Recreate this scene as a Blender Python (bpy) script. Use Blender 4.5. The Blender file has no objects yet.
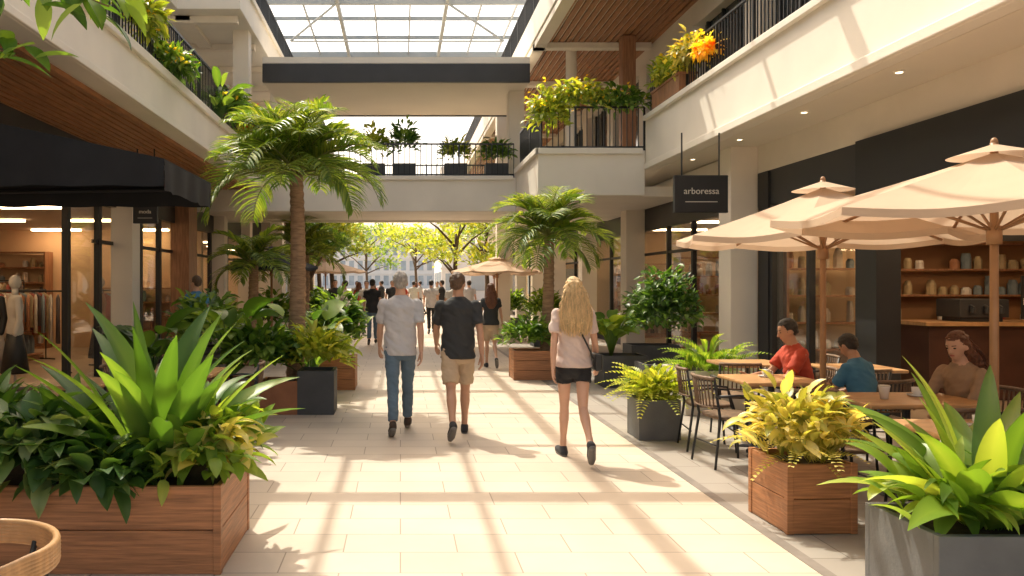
import bpy, bmesh, math, random
from math import sin, cos, pi, radians
from mathutils import Vector, Matrix, noise
R = random.Random(7)
scene = bpy.context.scene
COL = scene.collection

# ------------------------------------------------------------ materials
def newmat(name):
    m = bpy.data.materials.new(name); m.use_nodes = True
    nt = m.node_tree; nt.nodes.clear()
    out = nt.nodes.new('ShaderNodeOutputMaterial')
    return m, nt, out
def N(nt, t, **kw):
    n = nt.nodes.new(t)
    for k, v in kw.items(): setattr(n, k, v)
    return n
def mat(name, col, rough=0.6, var=0.15, scale=3.0, bump=0.0, bscale=40.0, metal=0.0, stretch=(1,1,1), emit=None, estr=0, spec=0.5):
    m, nt, out = newmat(name)
    p = N(nt, 'ShaderNodeBsdfPrincipled')
    p.inputs['Roughness'].default_value = rough
    p.inputs['Metallic'].default_value = metal
    p.inputs['Specular IOR Level'].default_value = spec
    tc = N(nt, 'ShaderNodeTexCoord'); mp = N(nt, 'ShaderNodeMapping'); mp.inputs['Scale'].default_value = stretch
    nt.links.new(tc.outputs['Object'], mp.inputs['Vector'])
    nz = N(nt, 'ShaderNodeTexNoise'); nz.inputs['Scale'].default_value = scale; nz.inputs['Detail'].default_value = 6
    nt.links.new(mp.outputs[0], nz.inputs['Vector'])
    cr = N(nt, 'ShaderNodeValToRGB')
    cr.color_ramp.elements[0].position = .3; cr.color_ramp.elements[1].position = .7
    cr.color_ramp.elements[0].color = (*[c*(1-var) for c in col], 1)
    cr.color_ramp.elements[1].color = (*[min(1, c*(1+var)) for c in col], 1)
    nt.links.new(nz.outputs['Fac'], cr.inputs['Fac']); nt.links.new(cr.outputs[0], p.inputs['Base Color'])
    if bump > 0:
        n2 = N(nt, 'ShaderNodeTexNoise'); n2.inputs['Scale'].default_value = bscale; n2.inputs['Detail'].default_value = 4
        nt.links.new(mp.outputs[0], n2.inputs['Vector'])
        b = N(nt, 'ShaderNodeBump'); b.inputs['Strength'].default_value = bump; b.inputs['Distance'].default_value = .01
        nt.links.new(n2.outputs['Fac'], b.inputs['Height']); nt.links.new(b.outputs[0], p.inputs['Normal'])
    if emit:
        p.inputs['Emission Color'].default_value = (*emit, 1); p.inputs['Emission Strength'].default_value = estr
    nt.links.new(p.outputs[0], out.inputs[0])
    return m
def leafmat(name, c0, c1, c2, trans=0.35, rough=0.4):
    m, nt, out = newmat(name)
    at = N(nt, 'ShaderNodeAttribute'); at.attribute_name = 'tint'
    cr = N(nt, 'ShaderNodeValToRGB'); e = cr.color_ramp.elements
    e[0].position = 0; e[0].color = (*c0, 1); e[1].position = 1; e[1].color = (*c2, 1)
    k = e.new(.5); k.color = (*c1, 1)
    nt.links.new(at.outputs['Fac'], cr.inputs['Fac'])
    p = N(nt, 'ShaderNodeBsdfPrincipled'); p.inputs['Roughness'].default_value = rough
    nt.links.new(cr.outputs[0], p.inputs['Base Color'])
    tr = N(nt, 'ShaderNodeBsdfTranslucent')
    g = N(nt, 'ShaderNodeMixRGB', blend_type='MULTIPLY'); g.inputs[0].default_value = 1; g.inputs[2].default_value = (2.4, 2.2, .75, 1)
    nt.links.new(cr.outputs[0], g.inputs[1]); nt.links.new(g.outputs[0], tr.inputs[0])
    mx = N(nt, 'ShaderNodeMixShader'); mx.inputs[0].default_value = trans
    nt.links.new(p.outputs[0], mx.inputs[1]); nt.links.new(tr.outputs[0], mx.inputs[2]); nt.links.new(mx.outputs[0], out.inputs[0])
    return m
def glassmat(name, tint=(.92,.95,.94), lo=.05, hi=.6, const=None):
    m, nt, out = newmat(name)
    t = N(nt, 'ShaderNodeBsdfTransparent'); t.inputs[0].default_value = (*tint, 1)
    g = N(nt, 'ShaderNodeBsdfGlossy'); g.inputs['Roughness'].default_value = .02
    mx = N(nt, 'ShaderNodeMixShader')
    if const is None:
        lw = N(nt, 'ShaderNodeLayerWeight'); lw.inputs['Blend'].default_value = .5
        pw = N(nt, 'ShaderNodeMath', operation='POWER'); pw.inputs[1].default_value = 4
        ma = N(nt, 'ShaderNodeMath', operation='MULTIPLY_ADD'); ma.inputs[1].default_value = hi; ma.inputs[2].default_value = lo
        nt.links.new(lw.outputs['Facing'], pw.inputs[0]); nt.links.new(pw.outputs[0], ma.inputs[0]); nt.links.new(ma.outputs[0], mx.inputs[0])
    else: mx.inputs[0].default_value = const
    nt.links.new(t.outputs[0], mx.inputs[1]); nt.links.new(g.outputs[0], mx.inputs[2])
    nt.links.new(mx.outputs[0], out.inputs[0]); return m
def fabric_trans(name, col, tr=.4):
    m, nt, out = newmat(name)
    p = N(nt, 'ShaderNodeBsdfPrincipled'); p.inputs['Roughness'].default_value = .85
    tc = N(nt, 'ShaderNodeTexCoord'); nz = N(nt, 'ShaderNodeTexNoise'); nz.inputs['Scale'].default_value = 2.5; nz.inputs['Detail'].default_value = 5
    nt.links.new(tc.outputs['Object'], nz.inputs['Vector'])
    cr = N(nt, 'ShaderNodeValToRGB'); cr.color_ramp.elements[0].color = (*[c*.85 for c in col], 1); cr.color_ramp.elements[1].color = (*col, 1)
    nt.links.new(nz.outputs['Fac'], cr.inputs[0]); nt.links.new(cr.outputs[0], p.inputs['Base Color'])
    t = N(nt, 'ShaderNodeBsdfTranslucent'); nt.links.new(cr.outputs[0], t.inputs[0])
    mx = N(nt, 'ShaderNodeMixShader'); mx.inputs[0].default_value = tr
    nt.links.new(p.outputs[0], mx.inputs[1]); nt.links.new(t.outputs[0], mx.inputs[2]); nt.links.new(mx.outputs[0], out.inputs[0]); return m
def pavemat(name, c1, c2, cm, bw, rh, rot=0, rough=.55):
    m, nt, out = newmat(name)
    p = N(nt, 'ShaderNodeBsdfPrincipled'); p.inputs['Roughness'].default_value = rough
    tc = N(nt, 'ShaderNodeTexCoord'); mp = N(nt, 'ShaderNodeMapping'); mp.inputs['Rotation'].default_value = (0, 0, rot)
    nt.links.new(tc.outputs['Object'], mp.inputs[0])
    b = N(nt, 'ShaderNodeTexBrick'); b.inputs['Scale'].default_value = 1; b.inputs['Brick Width'].default_value = bw
    b.inputs['Row Height'].default_value = rh; b.inputs['Mortar Size'].default_value = .0045; b.inputs['Mortar Smooth'].default_value = .1
    b.inputs['Color1'].default_value = (*c1, 1); b.inputs['Color2'].default_value = (*c2, 1); b.inputs['Mortar'].default_value = (*cm, 1)
    nt.links.new(mp.outputs[0], b.inputs['Vector'])
    nz = N(nt, 'ShaderNodeTexNoise'); nz.inputs['Scale'].default_value = 1.1; nz.inputs['Detail'].default_value = 9; nz.inputs['Roughness'].default_value = .65
    nt.links.new(tc.outputs['Object'], nz.inputs['Vector'])
    mr = N(nt, 'ShaderNodeMapRange'); mr.inputs[3].default_value = .78; mr.inputs[4].default_value = 1.16
    nt.links.new(nz.outputs['Fac'], mr.inputs[0])
    mu = N(nt, 'ShaderNodeMixRGB', blend_type='MULTIPLY'); mu.inputs[0].default_value = 1
    nt.links.new(b.outputs['Color'], mu.inputs[1]); nt.links.new(mr.outputs[0], mu.inputs[2]); nt.links.new(mu.outputs[0], p.inputs['Base Color'])
    bp = N(nt, 'ShaderNodeBump'); bp.inputs['Strength'].default_value = .35; bp.inputs['Distance'].default_value = .004; bp.invert = True
    nt.links.new(b.outputs['Fac'], bp.inputs['Height']); nt.links.new(bp.outputs[0], p.inputs['Normal'])
    r2 = N(nt, 'ShaderNodeMapRange'); r2.inputs[3].default_value = rough-.12; r2.inputs[4].default_value = rough+.15
    nt.links.new(nz.outputs['Fac'], r2.inputs[0]); nt.links.new(r2.outputs[0], p.inputs['Roughness'])
    nt.links.new(p.outputs[0], out.inputs[0]); return m

M_pave = pavemat('stone_paving', (.60,.51,.42), (.54,.455,.37), (.31,.25,.195), .7, .35)
M_pave2 = pavemat('grey_paving', (.37,.335,.30), (.33,.295,.265), (.18,.155,.13), .6, .6)
M_drain = mat('drain_metal', (.22,.19,.17), .6, .2, 6)
M_ground = mat('ground', (.32,.29,.25), .9, .2, .5)
M_cream = mat('cream_render', (.82,.745,.64), .7, .05, 1.3, .08, 60)
M_white = mat('white_render', (.84,.785,.695), .65, .05, 1.2, .05, 50)
M_soffit = mat('soffit_plaster', (.82,.745,.63), .8, .03, .8)
M_char = mat('charcoal_metal', (.04,.04,.042), .45, .15, 2)
M_blackp = mat('black_panel', (.02,.02,.021), .5, .1, 2)
M_wood = mat('cedar_wood', (.38,.165,.07), .5, .35, 3, .3, 8, stretch=(1.2,1.2,22))
M_wsof = mat('timber_soffit', (.40,.18,.08), .5, .3, 3, .2, 10, stretch=(14,1,4))
M_wcol = mat('timber_cladding', (.34,.16,.08), .5, .3, 3, .2, 10, stretch=(9,9,1))
M_table = mat('oak_table', (.48,.27,.12), .4, .2, 3, .1, 12, stretch=(2,14,2))
M_terra = mat('terracotta', (.34,.14,.065), .7, .15, 5, .2)
M_conc = mat('grey_fibre_cement', (.14,.14,.142), .75, .15, 4, .25, 50)
M_dconc = mat('dark_fibre_cement', (.075,.077,.08), .7, .15, 4, .2, 50)
M_wplant = mat('pale_stone_planter', (.6,.56,.5), .7, .07, 4, .1)
M_soil = mat('soil', (.04,.025,.015), .95, .4, 30, .8, 80)
M_awn = mat('black_canvas', (.014,.015,.018), .85, .2, 4, .15, 90)
M_umb = fabric_trans('umbrella_canvas', (.70,.53,.39), .32)
M_umbpole = mat('umbrella_pole_wood', (.36,.19,.09), .45, .2, 4)
M_stalk = mat('palm_stalk', (.2,.22,.06), .6, .2, 5)
M_steel = mat('roof_steel', (.42,.44,.44), .5, .06, 2)
M_rail = mat('rail_metal', (.03,.032,.035), .4, .1, 3, metal=.4)
M_glass = glassmat('shop_glass', (.95,.97,.96), .04, .5)
M_rglass = glassmat('roof_glass', (.95,.975,.98), const=.03)
M_wing = mat('dark_window', (.05,.06,.065), .08, .3, .6)
M_bluewin = mat('blue_window', (.40,.46,.49), .15, .2, .4)
M_int = mat('shop_interior_wall', (.66,.46,.28), .8, .08, 1)
M_intfl = mat('shop_floor', (.38,.28,.19), .4, .1, 1)
M_intc = mat('shop_ceiling', (.62,.5,.38), .8, .05, 1)
M_lamp = mat('lamp', (1,.8,.5), .5, 0, 1, emit=(1,.70,.40), estr=20)
M_lamp2 = mat('strip_lamp', (1,.85,.6), .5, 0, 1, emit=(1,.78,.5), estr=4)
M_sol = [mat('goods_%d'%i, c, .6, .15, 6) for i, c in enumerate([(.6,.5,.4),(.10,.08,.08),(.4,.18,.09),(.68,.63,.57),(.2,.25,.28),(.42,.32,.18),(.3,.07,.05),(.6,.52,.42)])]
M_cafe = mat('cafe_wall', (.38,.20,.09), .7, .15, 1.5)
M_counter = mat('counter', (.08,.032,.02), .5, .2, 3)
M_chairseat = mat('rattan', (.16,.10,.06), .6, .3, 20, .4, 60)
M_txt = mat('sign_lettering', (.62,.58,.5), .5, .02, 3)
M_ceram = mat('ceramic', (.8,.78,.75), .25, .02, 3)
L_deep = leafmat('leaf_deep', (.022,.06,.013), (.048,.12,.022), (.13,.23,.045), .34)
L_mid = leafmat('leaf_mid', (.038,.095,.017), (.085,.18,.03), (.22,.33,.065), .38)
L_fresh = leafmat('leaf_fresh', (.055,.125,.018), (.15,.26,.035), (.36,.44,.09), .38)
L_lime = leafmat('leaf_lime', (.12,.20,.025), (.27,.34,.045), (.50,.50,.10), .40)
L_gold = leafmat('leaf_gold', (.13,.18,.04), (.40,.39,.10), (.76,.66,.30), .34)
L_var = leafmat('leaf_variegated', (.03,.08,.02), (.08,.17,.04), (.42,.46,.2), .3)
L_red = leafmat('petal_red', (.5,.03,.02), (.7,.12,.03), (.75,.25,.05), .3)
L_yel = leafmat('petal_yellow', (.75,.42,.02), (.85,.6,.04), (.85,.7,.12), .3)
L_palm = leafmat('leaf_palm', (.05,.11,.02), (.13,.21,.04), (.34,.39,.09), .40)
M_bark = mat('palm_bark', (.34,.215,.135), .9, .3, 8, .9, 30, stretch=(1,1,5))
M_bark2 = mat('tree_bark', (.12,.08,.05), .9, .3, 10, .6, 40)

# ------------------------------------------------------------ geometry accumulator
class G:
    def __init__(s): s.v = []; s.f = []; s.t = []
    def add(s, vs, fs):
        o = len(s.v); s.v += [tuple(v) for v in vs]; s.f += [tuple(i+o for i in f) for f in fs]; return s
    def box(s, x0, x1, y0, y1, z0, z1):
        return s.add([(x0,y0,z0),(x1,y0,z0),(x1,y1,z0),(x0,y1,z0),(x0,y0,z1),(x1,y0,z1),(x1,y1,z1),(x0,y1,z1)],
              [(0,3,2,1),(4,5,6,7),(0,1,5,4),(1,2,6,5),(2,3,7,6),(3,0,4,7)])
    def cyl(s, p0, p1, r0, r1=None, n=10):
        r1 = r0 if r1 is None else r1
        p0 = Vector(p0); p1 = Vector(p1); d = (p1-p0)
        if d.length < 1e-6: return s
        d.normalize(); a = d.orthogonal().normalized(); b = d.cross(a)
        vs = []
        for p, r in ((p0, r0), (p1, r1)):
            for i in range(n):
                t = 2*pi*i/n; vs.append(p+(a*cos(t)+b*sin(t))*r)
        fs = [(i, (i+1) % n, n+(i+1) % n, n+i) for i in range(n)]
        fs += [tuple(range(n-1, -1, -1)), tuple(range(n, 2*n))]
        return s.add(vs, fs)
    def tube(s, pts, rs, n=8):
        if not hasattr(rs, '__len__'): rs = [rs]*len(pts)
        pts = [Vector(p) for p in pts]; vs = []; prev = None
        for i, p in enumerate(pts):
            d = (pts[min(i+1, len(pts)-1)]-pts[max(i-1, 0)]).normalized()
            a = d.orthogonal().normalized() if prev is None else (prev-d*prev.dot(d)).normalized()
            prev = a; b = d.cross(a)
            for k in range(n):
                t = 2*pi*k/n; vs.append(p+(a*cos(t)+b*sin(t))*rs[i])
        fs = []
        for i in range(len(pts)-1):
            for k in range(n): fs.append((i*n+k, i*n+(k+1) % n, (i+1)*n+(k+1) % n, (i+1)*n+k))
        fs += [tuple(range(n-1, -1, -1)), tuple((len(pts)-1)*n+k for k in range(n))]
        return s.add(vs, fs)
    def ell(s, c, rx, ry, rz, n=14, m=9, rot=None):
        c = Vector(c); vs = [Vector((0,0,rz))]
        for j in range(1, m):
            ph = pi*j/m
            for i in range(n):
                t = 2*pi*i/n; vs.append(Vector((rx*sin(ph)*cos(t), ry*sin(ph)*sin(t), rz*cos(ph))))
        vs.append(Vector((0,0,-rz)))
        fs = [(0, 1+i, 1+(i+1) % n) for i in range(n)]
        for j in range(m-2):
            for i in range(n): fs.append((1+j*n+i, 1+(j+1)*n+i, 1+(j+1)*n+(i+1) % n, 1+j*n+(i+1) % n))
        L = len(vs)-1; fs += [(1+(m-2)*n+(i+1) % n, 1+(m-2)*n+i, L) for i in range(n)]
        if rot is not None: vs = [rot @ v for v in vs]
        return s.add([v+c for v in vs], fs)
    def loft(s, rings, n=20, T=None, sq=1.0):
        vs = []
        for r in rings:
            z, rx, ry, yc = r[:4]; xc = r[4] if len(r) > 4 else 0
            for i in range(n):
                t = 2*pi*i/n; ca, sa = cos(t), sin(t)
                ca = math.copysign(abs(ca)**sq, ca); sa = math.copysign(abs(sa)**sq, sa)
                vs.append(Vector((xc+rx*ca, yc+ry*sa, z)))
        fs = []
        for i in range(len(rings)-1):
            for k in range(n): fs.append((i*n+k, i*n+(k+1) % n, (i+1)*n+(k+1) % n, (i+1)*n+k))
        fs += [tuple(range(n-1, -1, -1)), tuple((len(rings)-1)*n+k for k in range(n))]
        if T: vs = [T(v) for v in vs]
        return s.add(vs, fs)
    def chain(s, pts, rs, n=12, cap_end=True):
        for i in range(len(pts)-1): s.cyl(pts[i], pts[i+1], rs[i], rs[i+1], n)
        for i, p in enumerate(pts):
            if i == len(pts)-1 and not cap_end: continue
            s.ell(p, rs[i], rs[i], rs[i], 12, 8)
        return s
    def make(s, name, m, parent=None, smooth=False, bevel=0, voxel=0, smooth_it=0, wrinkle=0, wscale=8):
        me = bpy.data.meshes.new(name); me.from_pydata(s.v, [], s.f)
        if s.t:
            at = me.attributes.new('tint', 'FLOAT', 'POINT'); at.data.foreach_set('value', s.t)
        if voxel:
            bm = bmesh.new(); bm.from_mesh(me); bmesh.ops.recalc_face_normals(bm, faces=bm.faces); bm.to_mesh(me); bm.free()
        ob = bpy.data.objects.new(name, me); COL.objects.link(ob)
        if voxel:
            md = ob.modifiers.new('r', 'REMESH'); md.mode = 'VOXEL'; md.voxel_size = voxel
            if smooth_it:
                sm = ob.modifiers.new('s', 'SMOOTH'); sm.iterations = smooth_it; sm.factor = .5
            dg = bpy.context.evaluated_depsgraph_get(); dg.update()
            m2 = bpy.data.meshes.new_from_object(ob.evaluated_get(dg))
            ob.modifiers.clear(); ob.data = m2; bpy.data.meshes.remove(me); me = m2; me.name = name
            if wrinkle:
                nn = [v.normal.copy() for v in me.vertices]
                for v, nv in zip(me.vertices, nn):
                    q = Vector((v.co.x*wscale, v.co.y*wscale, v.co.z*wscale*1.6+v.co.x*6))
                    nv = Vector((nv.x, nv.y, nv.z*.2))
                    v.co += nv*(noise.noise(q)*wrinkle+noise.noise(q*2.3)*wrinkle*.5)
        me.materials.clear(); me.materials.append(m)
        if smooth:
            for p in me.polygons: p.use_smooth = True
        if bevel:
            b = ob.modifiers.new('b', 'BEVEL'); b.width = bevel; b.segments = 2; b.limit_method = 'ANGLE'
        if parent: ob.parent = parent
        return ob
def empty(name, loc=(0,0,0), rz=0):
    e = bpy.data.objects.new(name, None); e.location = loc; e.rotation_euler = (0,0,rz); e.empty_display_size = .1
    COL.objects.link(e); return e
def text(body, size, loc, rot, m, parent):
    c = bpy.data.curves.new('lettering', 'FONT'); c.body = body; c.size = size; c.align_x = 'CENTER'; c.align_y = 'CENTER'; c.extrude = .004
    o = bpy.data.objects.new('lettering', c); o.location = loc; o.rotation_euler = rot; c.materials.append(m); COL.objects.link(o); o.parent = parent; return o

# ------------------------------------------------------------ leaves
def shape(t, k):
    if k == 'b': return max(0.02, sin(pi*min(1, t**.75))**.8)
    return max(.02, min(1, .35+t*3)*(1-t**2.6))
def leaf(g, base, az, el, L, W, droop=.8, seg=4, fold=.25, kind='b', tint=None, roll=0, edge=0):
    tint = R.random() if tint is None else tint
    p = Vector(base); o = len(g.v)
    for i in range(seg+1):
        t = i/seg; e = el-droop*t**1.3
        d = Vector((cos(e)*cos(az), cos(e)*sin(az), sin(e)))
        s0 = Vector((-sin(az), cos(az), 0)); up = d.cross(s0)*-1
        if up.z < 0 and abs(e) < 1.5: up = -up
        sd = s0*cos(roll)+up*sin(roll); u2 = up*cos(roll)-s0*sin(roll)
        w = W*.5*shape(t, kind)
        for q, tt in ((p-sd*w+u2*w*fold, tint+edge), (p, tint+.18-edge), (p+sd*w+u2*w*fold, tint-.06+edge)):
            g.v.append(tuple(q)); g.t.append(max(0, min(1, tt)))
        if i < seg:
            a = o+i*3
            g.f += [(a, a+1, a+4, a+3), (a+1, a+2, a+5, a+4)]
        p = p+d*(L/seg)
    return p
def clump(g, c, r, n, L, W, kind='b', seg=3, el=(-.3,1.3), droop=.9, tint=(0,1), edge=0, up=.0):
    for i in range(n):
        d = Vector((R.gauss(0,1), R.gauss(0,1), R.gauss(0,1))).normalized()
        if d.z < -.45: d.z *= -.5
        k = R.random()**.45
        lump = 1+.3*noise.noise(d*2.3+Vector(c))
        p = Vector(c)+Vector((d.x*r[0], d.y*r[1], d.z*r[2]))*k*lump
        az = math.atan2(d.y, d.x)+R.uniform(-.9,.9)
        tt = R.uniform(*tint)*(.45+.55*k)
        leaf(g, p, az, R.uniform(*el)+up, L*R.uniform(.6,1.2), W*R.uniform(.7,1.2), droop*R.uniform(.4,1.4), seg, .3, kind, tt, R.uniform(-.6,.6), edge)

# ------------------------------------------------------------ world, sun, camera
EL = radians(56); AZ = Vector((-.52, .85, 0)).normalized()
w = bpy.data.worlds.new('World'); scene.world = w; w.use_nodes = True
nt = w.node_tree; bg = nt.nodes['Background']; sk = nt.nodes.new('ShaderNodeTexSky'); sk.sky_type = 'NISHITA'; sk.sun_disc = False
sk.sun_elevation = EL; sk.sun_rotation = math.atan2(AZ.x, AZ.y); sk.dust_density = 5.0; sk.air_density = .8; sk.ozone_density = .3
mu = nt.nodes.new('ShaderNodeMixRGB'); mu.blend_type = 'MULTIPLY'; mu.inputs[0].default_value = 1; mu.inputs[2].default_value = (1.16, 1.0, .80, 1)
nt.links.new(sk.outputs[0], mu.inputs[1]); nt.links.new(mu.outputs[0], bg.inputs[0]); bg.inputs[1].default_value = .40
sl = bpy.data.lights.new('sun', 'SUN'); sl.energy = 5; sl.angle = radians(.4); sl.color = (1, .91, .75)
so = bpy.data.objects.new('sun', sl); COL.objects.link(so); so.location = (-10, 20, 30)
so.rotation_euler = (-(AZ*cos(EL)+Vector((0,0,sin(EL))))).to_track_quat('-Z', 'Y').to_euler()
cd = bpy.data.cameras.new('camera'); cam = bpy.data.objects.new('camera', cd); COL.objects.link(cam)
cam.location = (0,0,1.65); cam.rotation_euler = (radians(90),0,0); cd.lens = 28.125; cd.sensor_width = 36
cd.shift_x = .109; cd.shift_y = -.005; cd.clip_end = 2000; cd.clip_start = .05
scene.camera = cam
try:
    scene.view_settings.view_transform = 'Standard'; scene.view_settings.look = 'None'; scene.view_settings.exposure = 0
except Exception: pass

# ------------------------------------------------------------ ground
G().box(-600,600,-600,600,-.2,-.01).make('ground', M_ground)
G().box(-11,2.38,-10,62,-.1,0).make('stone_pavement', M_pave)
G().box(2.46,12,-10,62,-.1,-.003).make('terrace_pavement', M_pave2)
G().box(2.382,2.458,-10,62,-.05,.002).make('drain_strip', M_drain)

# ------------------------------------------------------------ left building
LB = empty('left_shopping_building')
g = G()
for y in (6.2, 13.8, 21, 24.6, 28.2, 31.8, 35.4, 39, 42.6): g.box(-5.0,-4.62, y, y+.4, 0, 3.86)
g.make('piers', M_cream, LB, bevel=.01)
G().box(-5.0,-4.6,17.4,18.1,0,3.86).make('timber_pier', M_wcol, LB)
G().box(-5.05,-4.9, 2, 46, 2.95, 3.9).make('shopfront_header', M_char, LB)
g = G()
for y in (9.0, 11.85, 13.1, 15.2, 16.4, 19.2, 20.8, 22.8, 26.4, 30, 33.6, 37.2, 40.8): g.box(-5.02,-4.93, y, y+.12, 0, 2.95)
g.box(-5.02,-4.94, 12, 46, 0, .12); g.box(-5.02,-4.95, 13, 46, 2.3, 2.36)
g.make('shopfront_frames', M_blackp, LB)
G().box(-4.99,-4.975, 11.97, 46, .12, 2.95).make('shop_windows', M_glass, LB)
G().box(-11,-3.55, -6, 46, 3.92, 4.3).make('first_floor_slab', M_cream, LB)
G().box(-3.55,-3.3, -6, 18.95, 3.9, 4.6).box(-3.3,-3.24,-6,18.93,4.5,4.62).box(-3.3,-3.26,-6,18.93,3.9,3.98).box(-3.55,-3.3, 22.6, 46, 3.9, 4.6).make('first_floor_fascia', M_white, LB, bevel=.01)
g = G(); x = -4.95
while x < -3.6:
    g.box(x, x+.09, -6, 46, 3.86, 3.917); x += .125
g.make('timber_soffit_boards', M_wsof, LB)
g = G(); g.box(-5.5,-5.2, -6, 46, 4.3, 4.9).box(-5.5,-5.2,-6,46,6.7,7.3).box(-5.5,-5.2,-6,46,7.95,8.4).box(-5.5,-5.2,-6,46,9.7,10.15)
for y in range(-6, 46, 3): g.box(-5.5,-5.2, y, y+.9, 4.9, 6.7); g.box(-5.5,-5.2, y, y+.9, 8.4, 9.7)
g.make('upper_walls', M_cream, LB)
G().box(-5.42,-5.4,-6,46,4.9,6.7).box(-5.42,-5.4,-6,46,8.4,9.7).make('upper_windows', M_bluewin, LB)
G().box(-11,-4.6,-6,16.5,7.3,7.95).box(-11,-3.3,16.5,46,7.3,7.95).box(-3.3,-3.24,16.5,46,7.85,7.97).make('second_floor_slab', M_white, LB, bevel=.01)
g = G(); g.box(-4.75,-4.45,16.9,18.9,7.2,7.297)
for i in range(15): g.box(-5.15,-3.45,16.9+i*2.0,17.08+i*2.0,7.15,7.297)
g.make('upper_soffit_beams', M_cream, LB)
G().box(-11.2,-5.2,-6,46,10.15,10.4).make('roof_slab', M_cream, LB)
g = G(); g.box(-3.75,-3.4,17.9,18.25,4.3,7.3).box(-3.75,-3.4,23,23.4,0,7.3); g.make('upper_columns', M_cream, LB)
def railing(parent, pts, z0, z1, sp=.11):
    g = G()
    for (a, b) in zip(pts[:-1], pts[1:]):
        a = Vector((*a,0)); b = Vector((*b,0)); n = max(1, int((b-a).length/sp))
        for i in range(n+1):
            p = a.lerp(b, i/n); r = .009 if i % 12 else .02
            g.box(p.x-r, p.x+r, p.y-r, p.y+r, z0, z1-.02)
        d = (b-a).normalized(); s = Vector((-d.y, d.x, 0))*.022
        for z in (z1-.04, z0+.06):
            vs = []
            for zz in (z, z+.035):
                vs += [a-s+Vector((0,0,zz)), b-s+Vector((0,0,zz)), b+s+Vector((0,0,zz)), a+s+Vector((0,0,zz))]
            g.add(vs, [(0,3,2,1),(4,5,6,7),(0,1,5,4),(1,2,6,5),(2,3,7,6),(3,0,4,7)])
    return g.make('railing', M_rail, parent)
railing(LB, [(-3.42,3),(-3.42,18.9)], 4.6, 5.5)
railing(LB, [(-3.4,16.6),(-3.4,40)], 7.95, 8.8)
g = G(); g.box(-11.2,-11,2,46,0,3.9).box(-11,-5.1,20.5,20.7,0,3.9).box(-11,-5.1,1.8,2,0,3.9).box(-11,-5.1,33,33.2,0,3.9).make('interior_walls', M_int, LB)
G().box(-11,-5.1,2,46,3.0,3.05).make('interior_ceiling', M_intc, LB)
G().box(-11,-5.0,2,46,0,.004).make('interior_floor', M_intfl, LB)
g = G()
for y in range(8, 34, 3):
    for x in (-6.4,-8.6): g.box(x-.6, x+.6, y-.07, y+.07, 2.95, 2.985)
g.make('ceiling_lamps', M_lamp, LB)
def shelf(parent, x0, x1, y0, y1, z1, rows, along='x'):
    fr = G(); items = [G() for _ in M_sol]
    fr.box(x0,x1,y0,y1,0,.08)
    for xx in ((x0,x1) if along == 'x' else ()): fr.box(xx-.02,xx+.02,y0,y1,.08,z1+.03)
    for r in range(rows+1):
        z = .1+r*(z1-.1)/rows; fr.box(x0+.021,x1-.021,y0,y1,z,z+.03)
        if r < rows:
            n = int(((x1-x0) if along == 'x' else (y1-y0))/.2)
            run = R.choice(items)
            for i in range(n):
                if R.random() < .3: run = R.choice(items)
                if R.random() < .2: continue
                hh = R.uniform(.1, (z1/rows)*.75); q = run; ww = R.uniform(.04,.085)
                if along == 'x':
                    cx = x0+.12+i*.2; q.loft([(z+.03,ww,.08,(y0+y1)/2,cx),(z+.03+hh*.7,ww,.08,(y0+y1)/2,cx),(z+.03+hh,ww*R.uniform(.3,1),.05,(y0+y1)/2,cx)],8)
                else:
                    cy = y0+.12+i*.2; q.loft([(z+.03,.08,ww,cy,(x0+x1)/2),(z+.03+hh*.7,.08,ww,cy,(x0+x1)/2),(z+.03+hh,.05,ww*R.uniform(.3,1),cy,(x0+x1)/2)],8)
    fr.make('shelving', M_wcol, parent)
    for q, m in zip(items, M_sol):
        if q.v: q.make('goods', m, parent)
shelf(LB, -10.8,-8.9,20.0,20.45,2.4,6); shelf(LB, -7.6,-5.6,20.0,20.45,1.5,4)
shelf(LB, -10.9,-10.5,8,19,2.4,6,'y')
shelf(LB, -8.3,-7.8,13.5,17.5,1.1,2,'y')
def rack(loc, n=12, rz=0, top=1.5):
    e = empty('clothes_rack', loc, rz)
    g = G(); g.tube([(-.7,0,top),(.7,0,top)],.014)
    for x in (-.7,.7): g.tube([(x,0,0),(x,0,top)],.014); g.tube([(x,-.25,.02),(x,.25,.02)],.014)
    g.make('frame', M_rail, e)
    for i in range(n):
        x = -.62+i*1.24/(n-1); l = R.uniform(.6,.9); t0 = top-.06
        q = G(); q.loft([(t0-l,.035,.2,0,x),(t0-l*.5,.03,.18,0,x),(t0-.08,.03,.2,0,x),(t0,.012,.06,0,x)],10)
        q.make('garment', R.choice(M_sol), e, True)
rack((-6.7,14.4,0), 11, .5); rack((-7.9,16.6,0), 12, 1.2); rack((-5.9,16.6,0), 10, 1.5); rack((-9.2,18,0), 12, .1, 1.7)
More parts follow.
